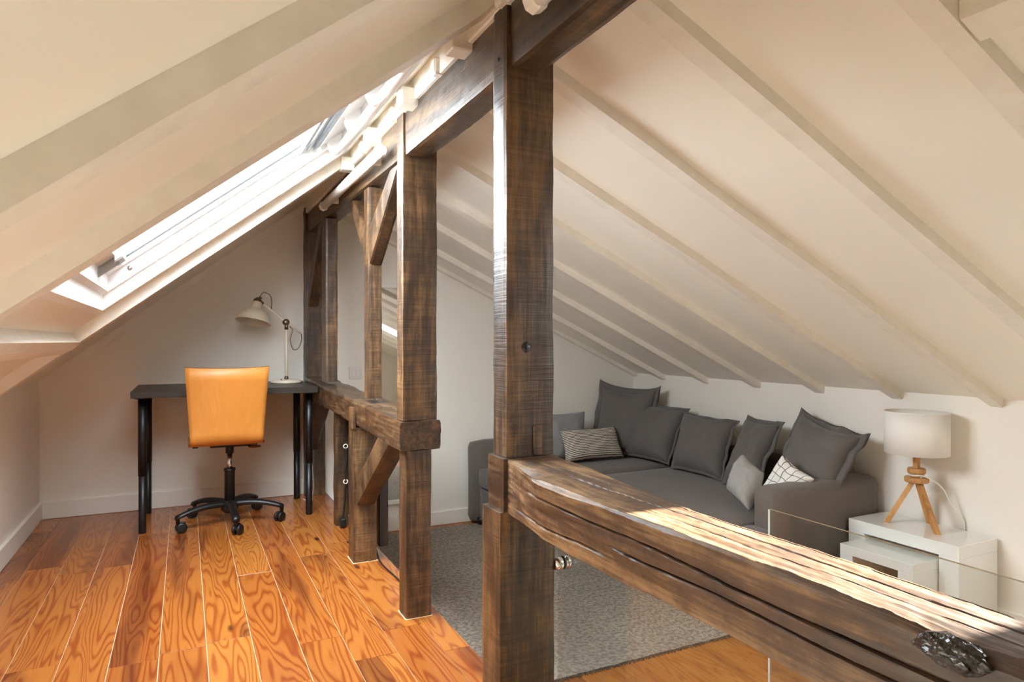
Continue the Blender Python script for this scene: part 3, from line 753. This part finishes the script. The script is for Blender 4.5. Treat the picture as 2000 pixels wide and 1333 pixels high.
# ------------------------------------------------------------------ glass balustrades
g1 = tag(empty('glass_balustrade', (.875, .6, 0)), 'clear glass panel below the heavy rail, clamped to the near post by a steel stud', 'glass panel')
box('glass_pane', .870, .880, -.5, 1.50, -.20, .52, M['rglass'], g1)
lathe('standoff', [(0, -.036), (.0155, -.036), (.0155, -.012), (.0135, -.011), (.0135, -.004), (.0165, -.003), (.0165, .006), (0, .008)], M['chrome'], g1, 24, frame_to((.874, 1.462, .436), (1, 0, 0)))
lathe('standoff_ring', [(.0136, -.0115), (.0168, -.0115), (.0168, -.0085), (.0136, -.0085)], M['blackpl'], g1, 24, frame_to((.874, 1.462, .436), (1, 0, 0)))
keep(g1)
g2 = tag(empty('glass_balustrade', (1.31, .6, ZL)), 'clear glass guard panel in front of the white side tables', 'glass panel')
box('glass_pane', 1.307, 1.313, -.5, 1.208, ZL, .580, M['rglass'], g2)
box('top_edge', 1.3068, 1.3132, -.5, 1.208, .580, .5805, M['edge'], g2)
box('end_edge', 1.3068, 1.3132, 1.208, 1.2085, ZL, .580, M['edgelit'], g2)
keep(g2)

# ------------------------------------------------------------------ rug
bm = bmesh.new(); nx, ny = 60, 80; vs = []
rx0, rx1, ry0, ry1 = .93, 2.75, 2.232, 4.40
for i in range(nx + 1):
    vs.append([bm.verts.new((rx0 + (rx1 - rx0) * i / nx, ry0 + (ry1 - ry0) * j / ny + (nz((i * .5, 0, 0), 1, .005) if j == 0 else 0), ZL + .009 + nz((i * .35, j * .35, 3), 1, .002))) for j in range(ny + 1)])
for i in range(nx):
    for j in range(ny): bm.faces.new((vs[i][j], vs[i + 1][j], vs[i + 1][j + 1], vs[i][j + 1]))
r = bmesh.ops.extrude_face_region(bm, geom=list(bm.faces)); 
for v in [g for g in r['geom'] if isinstance(g, bmesh.types.BMVert)]: v.co.z = ZL + .001
rg = tag(obj('rug', bm, M['rug']), 'grey-brown woven rug on the lower floor before the sofa', 'rug')
bm = bmesh.new(); random.seed(3)
x = rx0 + .01
while x < rx1:
    a = random.uniform(-.004, .004); L = random.uniform(.008, .016)
    v = [bm.verts.new(p) for p in ((x, ry0 + .002, ZL + .009), (x + .006, ry0 + .002, ZL + .009), (x + .005 + a, ry0 - L, ZL + .002), (x + .001 + a, ry0 - L, ZL + .002))]
    w = [bm.verts.new(q.co + Vector((0, 0, -.0015))) for q in v]
    bm.faces.new(v); bm.faces.new(w[::-1])
    for k in range(4): bm.faces.new((v[k], v[(k + 1) % 4], w[(k + 1) % 4], w[k]))
    x += .011
tag(obj('fringe', bm, M['rugedge'], rg), kind='stuff')

# ------------------------------------------------------------------ sofa
so = tag(empty('corner_sofa', (2.9, 3.3, ZL)), 'dark grey fabric corner sofa along the gable and the right knee wall', 'sofa')
def soft(name, x0, x1, y0, y1, z0, z1, bev, parent, mat=None, bulge=.0, seg=4):
    bm = bmesh.new()
    addbox(bm, x0, x1, y0, y1, z0, z1, 0)
    bmesh.ops.subdivide_edges(bm, edges=list(bm.edges), cuts=11, use_grid_fill=True)
    cxx, cyy, czz = (x0 + x1) / 2, (y0 + y1) / 2, (z0 + z1) / 2; h = Vector(((x1 - x0) / 2, (y1 - y0) / 2, (z1 - z0) / 2))
    for v in bm.verts:
        d = v.co - Vector((cxx, cyy, czz))
        core = Vector([max(-(h[i] - bev), min(h[i] - bev, d[i])) for i in range(3)])
        e = d - core
        if e.length > 1e-6: d = core + e.normalized() * min(bev, max(abs(e.x), abs(e.y), abs(e.z)))
        if bulge: d.z += (1 if d.z > 0 else 0) * bulge * (1 - (d.x / h.x) ** 2) * (1 - (d.y / h.y) ** 2)
        v.co = Vector((cxx, cyy, czz)) + d + Vector((nz(v.co, 5, .004), nz(v.co + Vector((5, 5, 5)), 5, .004), nz(v.co + Vector((9, 1, 5)), 5, .003)))
    return obj(name, bm, mat or M['sofa'], parent, True)
soft('base', 2.40, 3.30, 2.44, 3.80, ZL + .05, -.04, .02, so)
soft('chaise_base', 1.885, 3.30, 3.775, 4.36, ZL + .05, -.04, .02, so)
soft('seat_cushion', 2.385, 3.28, 2.455, 3.785, -.045, .105, .04, so, None, .012)
soft('chaise_cushion', 1.87, 3.28, 3.79, 4.37, -.045, .105, .04, so, None, .012)
soft('armrest', 2.53, 3.315, 2.300, 2.455, ZL + .015, .285, .05, so)
soft('armrest', 1.835, 3.315, 4.355, 4.488, ZL + .015, .285, .05, so)
soft('seat_return', 2.39, 2.56, 2.305, 2.47, ZL + .05, .085, .03, so)
soft('backrest', 3.20, 3.325, 2.44, 4.37, ZL + .05, .33, .05, so)
for x, y in ((1.90, 4.36), (1.93, 3.83), (2.45, 2.36), (3.25, 2.36), (2.45, 3.0)):
    lathe('foot', [(0, 0), (.022, 0), (.028, .05), (0, .05)], M['blackpl'], so, 14, Matrix.Translation((x, y, ZL + .010)))
keep(so)

# ------------------------------------------------------------------ cushions
def cushion(name, cor, thick, mat, label, flange=0.0, seed=0, n=26, group=None, sag=.0, pinch=.10):
    TL, TR, BR, BL = [Vector(c) for c in cor]
    ctr = (TL + TR + BR + BL) / 4
    nrm = (TR - TL + BR - BL).cross(BL - TL + BR - TR).normalized()
    if nrm.dot(Vector((0, 0, 1)) - ctr) < 0: nrm = -nrm
    def P(u, v): return TL.lerp(TR, u).lerp(BL.lerp(BR, u), v)
    bm = bmesh.new(); uvl = bm.loops.layers.uv.new('UVMap'); F, B = [], []; uvs = {}
    for i in range(n + 1):
        rf, rb = [], []
        for j in range(n + 1):
            u, v = i / n, j / n; a, b = 2 * u - 1, 2 * v - 1
            # edges pulled in between the corners
            uu = .5 + .5 * a * (1 - pinch * (1 - b * b)); vv = .5 + .5 * b * (1 - pinch * (1 - a * a))
            p = P(uu, vv); t = thick * ((1 - a ** 4) * (1 - b ** 4)) ** .55
            wr = nz((u * 3 + seed, v * 3, seed), 1.6, .012) * (1 - a * a * b * b) + nz((u * 9 + seed, v * 5, seed), 1.5, .005)
            p = p + Vector((0, 0, -sag * (1 - b) * .5 * (1 - a * a)))
            q = bm.verts.new(p + nrm * (t * .55 + wr)); rf.append(q); uvs[q] = (u, 1 - v)
            if i in (0, n) or j in (0, n): rb.append(q)
            else:
                k = bm.verts.new(p + nrm * (-t * .45 + wr)); rb.append(k); uvs[k] = (u, 1 - v)
        F.append(rf); B.append(rb)
    for i in range(n):
        for j in range(n):
            for g, fl in ((F, 0), (B, 1)):
                qd = [g[i][j], g[i + 1][j], g[i + 1][j + 1], g[i][j + 1]]
                try: bm.faces.new(qd[::-1] if fl else qd)
                except ValueError: pass
    for f in bm.faces:
        for l in f.loops: l[uvl].uv = uvs[l.vert]
    edge = [F[i][0] for i in range(n + 1)] + [F[n][j] for j in range(1, n + 1)] + [F[i][n] for i in range(n - 1, -1, -1)] + [F[0][j] for j in range(n - 1, 0, -1)]
    ring = [v.co.copy() for v in edge]
    o = tag(obj(name, bm, mat, None, True), label, 'cushion', group)
    if flange:
        bm = bmesh.new(); m = len(ring); rr = []
        for k, p in enumerate(ring):
            d = (p - ctr); d = (d - nrm * d.dot(nrm)).normalized()
            w = nrm * nz((k * .21 + seed, seed, 2), 1, .022)
            ins = p - d * .012; out = p + d * flange + w
            rr.append([bm.verts.new(ins + nrm * .004), bm.verts.new((ins + out) / 2 + nrm * .004 + w * .3), bm.verts.new(out), bm.verts.new((ins + out) / 2 - nrm * .004 + w * .3), bm.verts.new(ins - nrm * .004)])
        for k in range(m):
            for s in range(5):
                bm.faces.new((rr[k][s], rr[k][(s + 1) % 5], rr[(k + 1) % m][(s + 1) % 5], rr[(k + 1) % m][s]))
        obj('flange', bm, mat, o, True)
    return o
cs = M['cush']
cushion('back_cushion', [(2.99, 4.44, .66), (3.20, 4.02, .63), (3.12, 4.03, .15), (2.86, 4.40, .13)], .15, cs, 'dark grey flanged cushion standing highest in the far corner of the sofa', .045, 1, group='dark grey back cushions', sag=.03)
cushion('back_cushion', [(3.19, 4.27, .525), (3.22, 3.70, .510), (3.06, 3.72, .135), (3.03, 4.20, .130)], .17, cs, 'dark grey back cushion second from the far corner', .02, 2, group='dark grey back cushions')
cushion('back_cushion', [(3.19, 3.70, .49), (3.22, 3.24, .475), (3.03, 3.17, .125), (3.02, 3.64, .135)], .16, cs, 'dark grey back cushion in the middle of the row', .02, 3, group='dark grey back cushions')
cushion('back_cushion', [(3.20, 3.12, .51), (3.18, 2.84, .50), (2.95, 2.83, .14), (2.98, 3.10, .135)], .14, cs, 'dark grey cushion turned sideways, just behind the plain pale cushion', .03, 4, group='dark grey back cushions')
cushion('back_cushion', [(3.22, 2.72, .585), (3.17, 2.30, .495), (2.99, 2.34, .24), (2.91, 2.66, .20)], .17, cs, 'dark grey flanged cushion slumped against the near armrest', .045, 5, group='dark grey back cushions', sag=.02)
cushion('scatter_cushion', [(2.76, 2.725, .375), (2.75, 2.57, .300), (2.60, 2.525, .125), (2.68, 2.77, .185)], .12, M['grey'], 'small plain pale grey cushion propped on the sofa seat', 0, 6, pinch=.04)
cushion('scatter_cushion', [(2.83, 2.52, .405), (2.87, 2.345, .30), (2.74, 2.46, .13), (2.72, 2.62, .14)], .10, M['grid'], 'white cushion with wavy grey grid lines beside the near armrest', 0, 7)
cushion('scatter_cushion', [(2.33, 4.32, .46), (2.74, 4.31, .462), (2.68, 4.20, .130), (2.28, 4.20, .125)], .11, M['blue'], 'square light grey cushion leaning on the gable armrest', 0, 8, pinch=.05)
cushion('scatter_cushion', [(2.452, 4.20, .345), (2.94, 4.20, .35), (2.94, 4.08, .135), (2.43, 4.08, .135)], .12, M['stripe'], 'oblong cushion with thin wavy dark stripes', 0, 9, pinch=.07)

# ------------------------------------------------------------------ nesting side tables
def utable(name, x0, x1, y0, y1, z0, z1, t, label):
    e = tag(empty(name, ((x0 + x1) / 2, (y0 + y1) / 2, z0)), label, 'side table', 'nest of white side tables')
    box('table_top', x0, x1, y0, y1, z1 - t, z1, M['lacquer'], e, .002)
    box('side_panel', x0, x1, y0, y0 + t * 1.5, z0, z1 - t, M['lacquer'], e, .002)
    box('side_panel', x0, x1, y1 - t * 1.5, y1, z0, z1 - t, M['lacquer'], e, .002)
    keep(e); return e
utable('side_table', 3.030, 3.325, 1.745, 2.282, ZL, .100, .058, 'larger glossy white side table under the tripod lamp')
utable('side_table', 2.852, 3.090, 1.836, 2.195, ZL, .020, .045, 'smaller glossy white side table pulled out from the larger one')
# ------------------------------------------------------------------ tripod table lamp
tx, ty, tz = 3.185, 2.030, .100
tp = tag(empty('table_lamp', (tx, ty, tz)), 'oak tripod table lamp with white drum shade on the larger white table', 'lamp')
hub = Vector((tx, ty, tz + .225))
for fx, fy in ((3.130, 2.145), (3.142, 1.905), (3.300, 2.035)):
    b = Vector((fx, fy, tz)); a = hub + (b - hub) * .10; a.z = tz + .222
    d = (b - a).normalized(); s = d.cross(Vector((0, 0, 1))).normalized() * .011; u = s.cross(d).normalized() * .011
    bm = bmesh.new(); q0 = [bm.verts.new(a + p) for p in (s + u, s - u, -s - u, -s + u)]
    q1 = []
    for p in (s + u, s - u, -s - u, -s + u):
        w = b + p; k = (tz - w.z) / d.z; q1.append(bm.verts.new(w + d * k))
    bm.faces.new(q0); bm.faces.new(q1[::-1])
    for k in range(4): bm.faces.new((q0[k], q0[(k + 1) % 4], q1[(k + 1) % 4], q1[k]))
    obj('leg', bm, M['oak'], tp)
TM = Matrix.Translation((tx, ty, 0))
lathe('lower_disc', [(0, tz + .216), (.050, tz + .216), (.053, tz + .220), (.053, tz + .236), (.050, tz + .240), (0, tz + .240)], M['oak'], tp, 30, TM)
lathe('spool_neck', [(0, tz + .238), (.026, tz + .238), (.026, tz + .262), (0, tz + .262)], M['oak'], tp, 20, TM)
lathe('upper_disc', [(0, tz + .258), (.036, tz + .258), (.039, tz + .262), (.039, tz + .280), (.036, tz + .284), (0, tz + .284)], M['oak'], tp, 30, TM)
box('stem', tx - .012, tx + .012, ty - .012, ty + .012, tz + .282, tz + .42, M['oak'], tp, .002)
Z0, Z1, R = .455, .658, .139
lathe('lamp_shade', [(R - .002, Z0), (R, Z0), (R, Z1), (R - .002, Z1), (R - .002, Z0)], M['shade'], tp, 64, TM)
lathe('shade_rim', [(R - .003, Z1 - .004), (R + .001, Z1 - .004), (R + .001, Z1 + .001), (R - .003, Z1 + .001), (R - .003, Z1 - .004)], M['trim'], tp, 64, TM)
for k in range(3):
    a = k * 2 * PI / 3; tube('shade_spoke', [(tx, ty, .53), (tx + math.cos(a) * (R - .003), ty + math.sin(a) * (R - .003), .60)], .0015, M['trim'], tp, 6)
lathe('bulb', [(0, .60), (.018, .595), (.028, .575), (.026, .55), (.014, .53), (.014, .515)], M['bulb'], tp, 18, TM)
wrap = [(tx + .029 * math.cos(q), ty + .029 * math.sin(q), tz + .245 + .004 * q / PI) for q in [i * .35 - 2 for i in range(34)]]
tube('cord', wrap, .004, M['wcable'], tp, 8)
tube('cord', spline([(tx - .029, ty - .006, tz + .252), (tx + .0, ty - .05, tz + .248), (tx + .06, ty - .085, tz + .20), (3.285, 1.925, tz + .12), (3.322, 1.90, tz + .05), (3.336, 1.895, tz - .01), (3.337, 1.895, -.25)]), .004, M['wcable'], tp, 8)
keep(tp)

# ------------------------------------------------------------------ unseen pale rugs, added on both floors to bounce neutral light to the ceiling
M['cream'] = fabric('bounce_rug', srgb(206, 198, 186), srgb(228, 221, 210), 200, 0)
for x0, x1, y0, y1, z, lb in ((-.62, .62, -2.3, 1.15, 0, 'unseen pale bounce rug added on the raised floor at the viewer'), (1.4, 3.2, -2.3, 1.35, ZL, 'unseen pale bounce rug added on the lower floor in front of the side tables')):
    bm = bmesh.new(); addbox(bm, x0, x1, y0, y1, z + .001, z + .012, .004, 2); tag(obj('rug', bm, M['cream']), lb, 'rug')
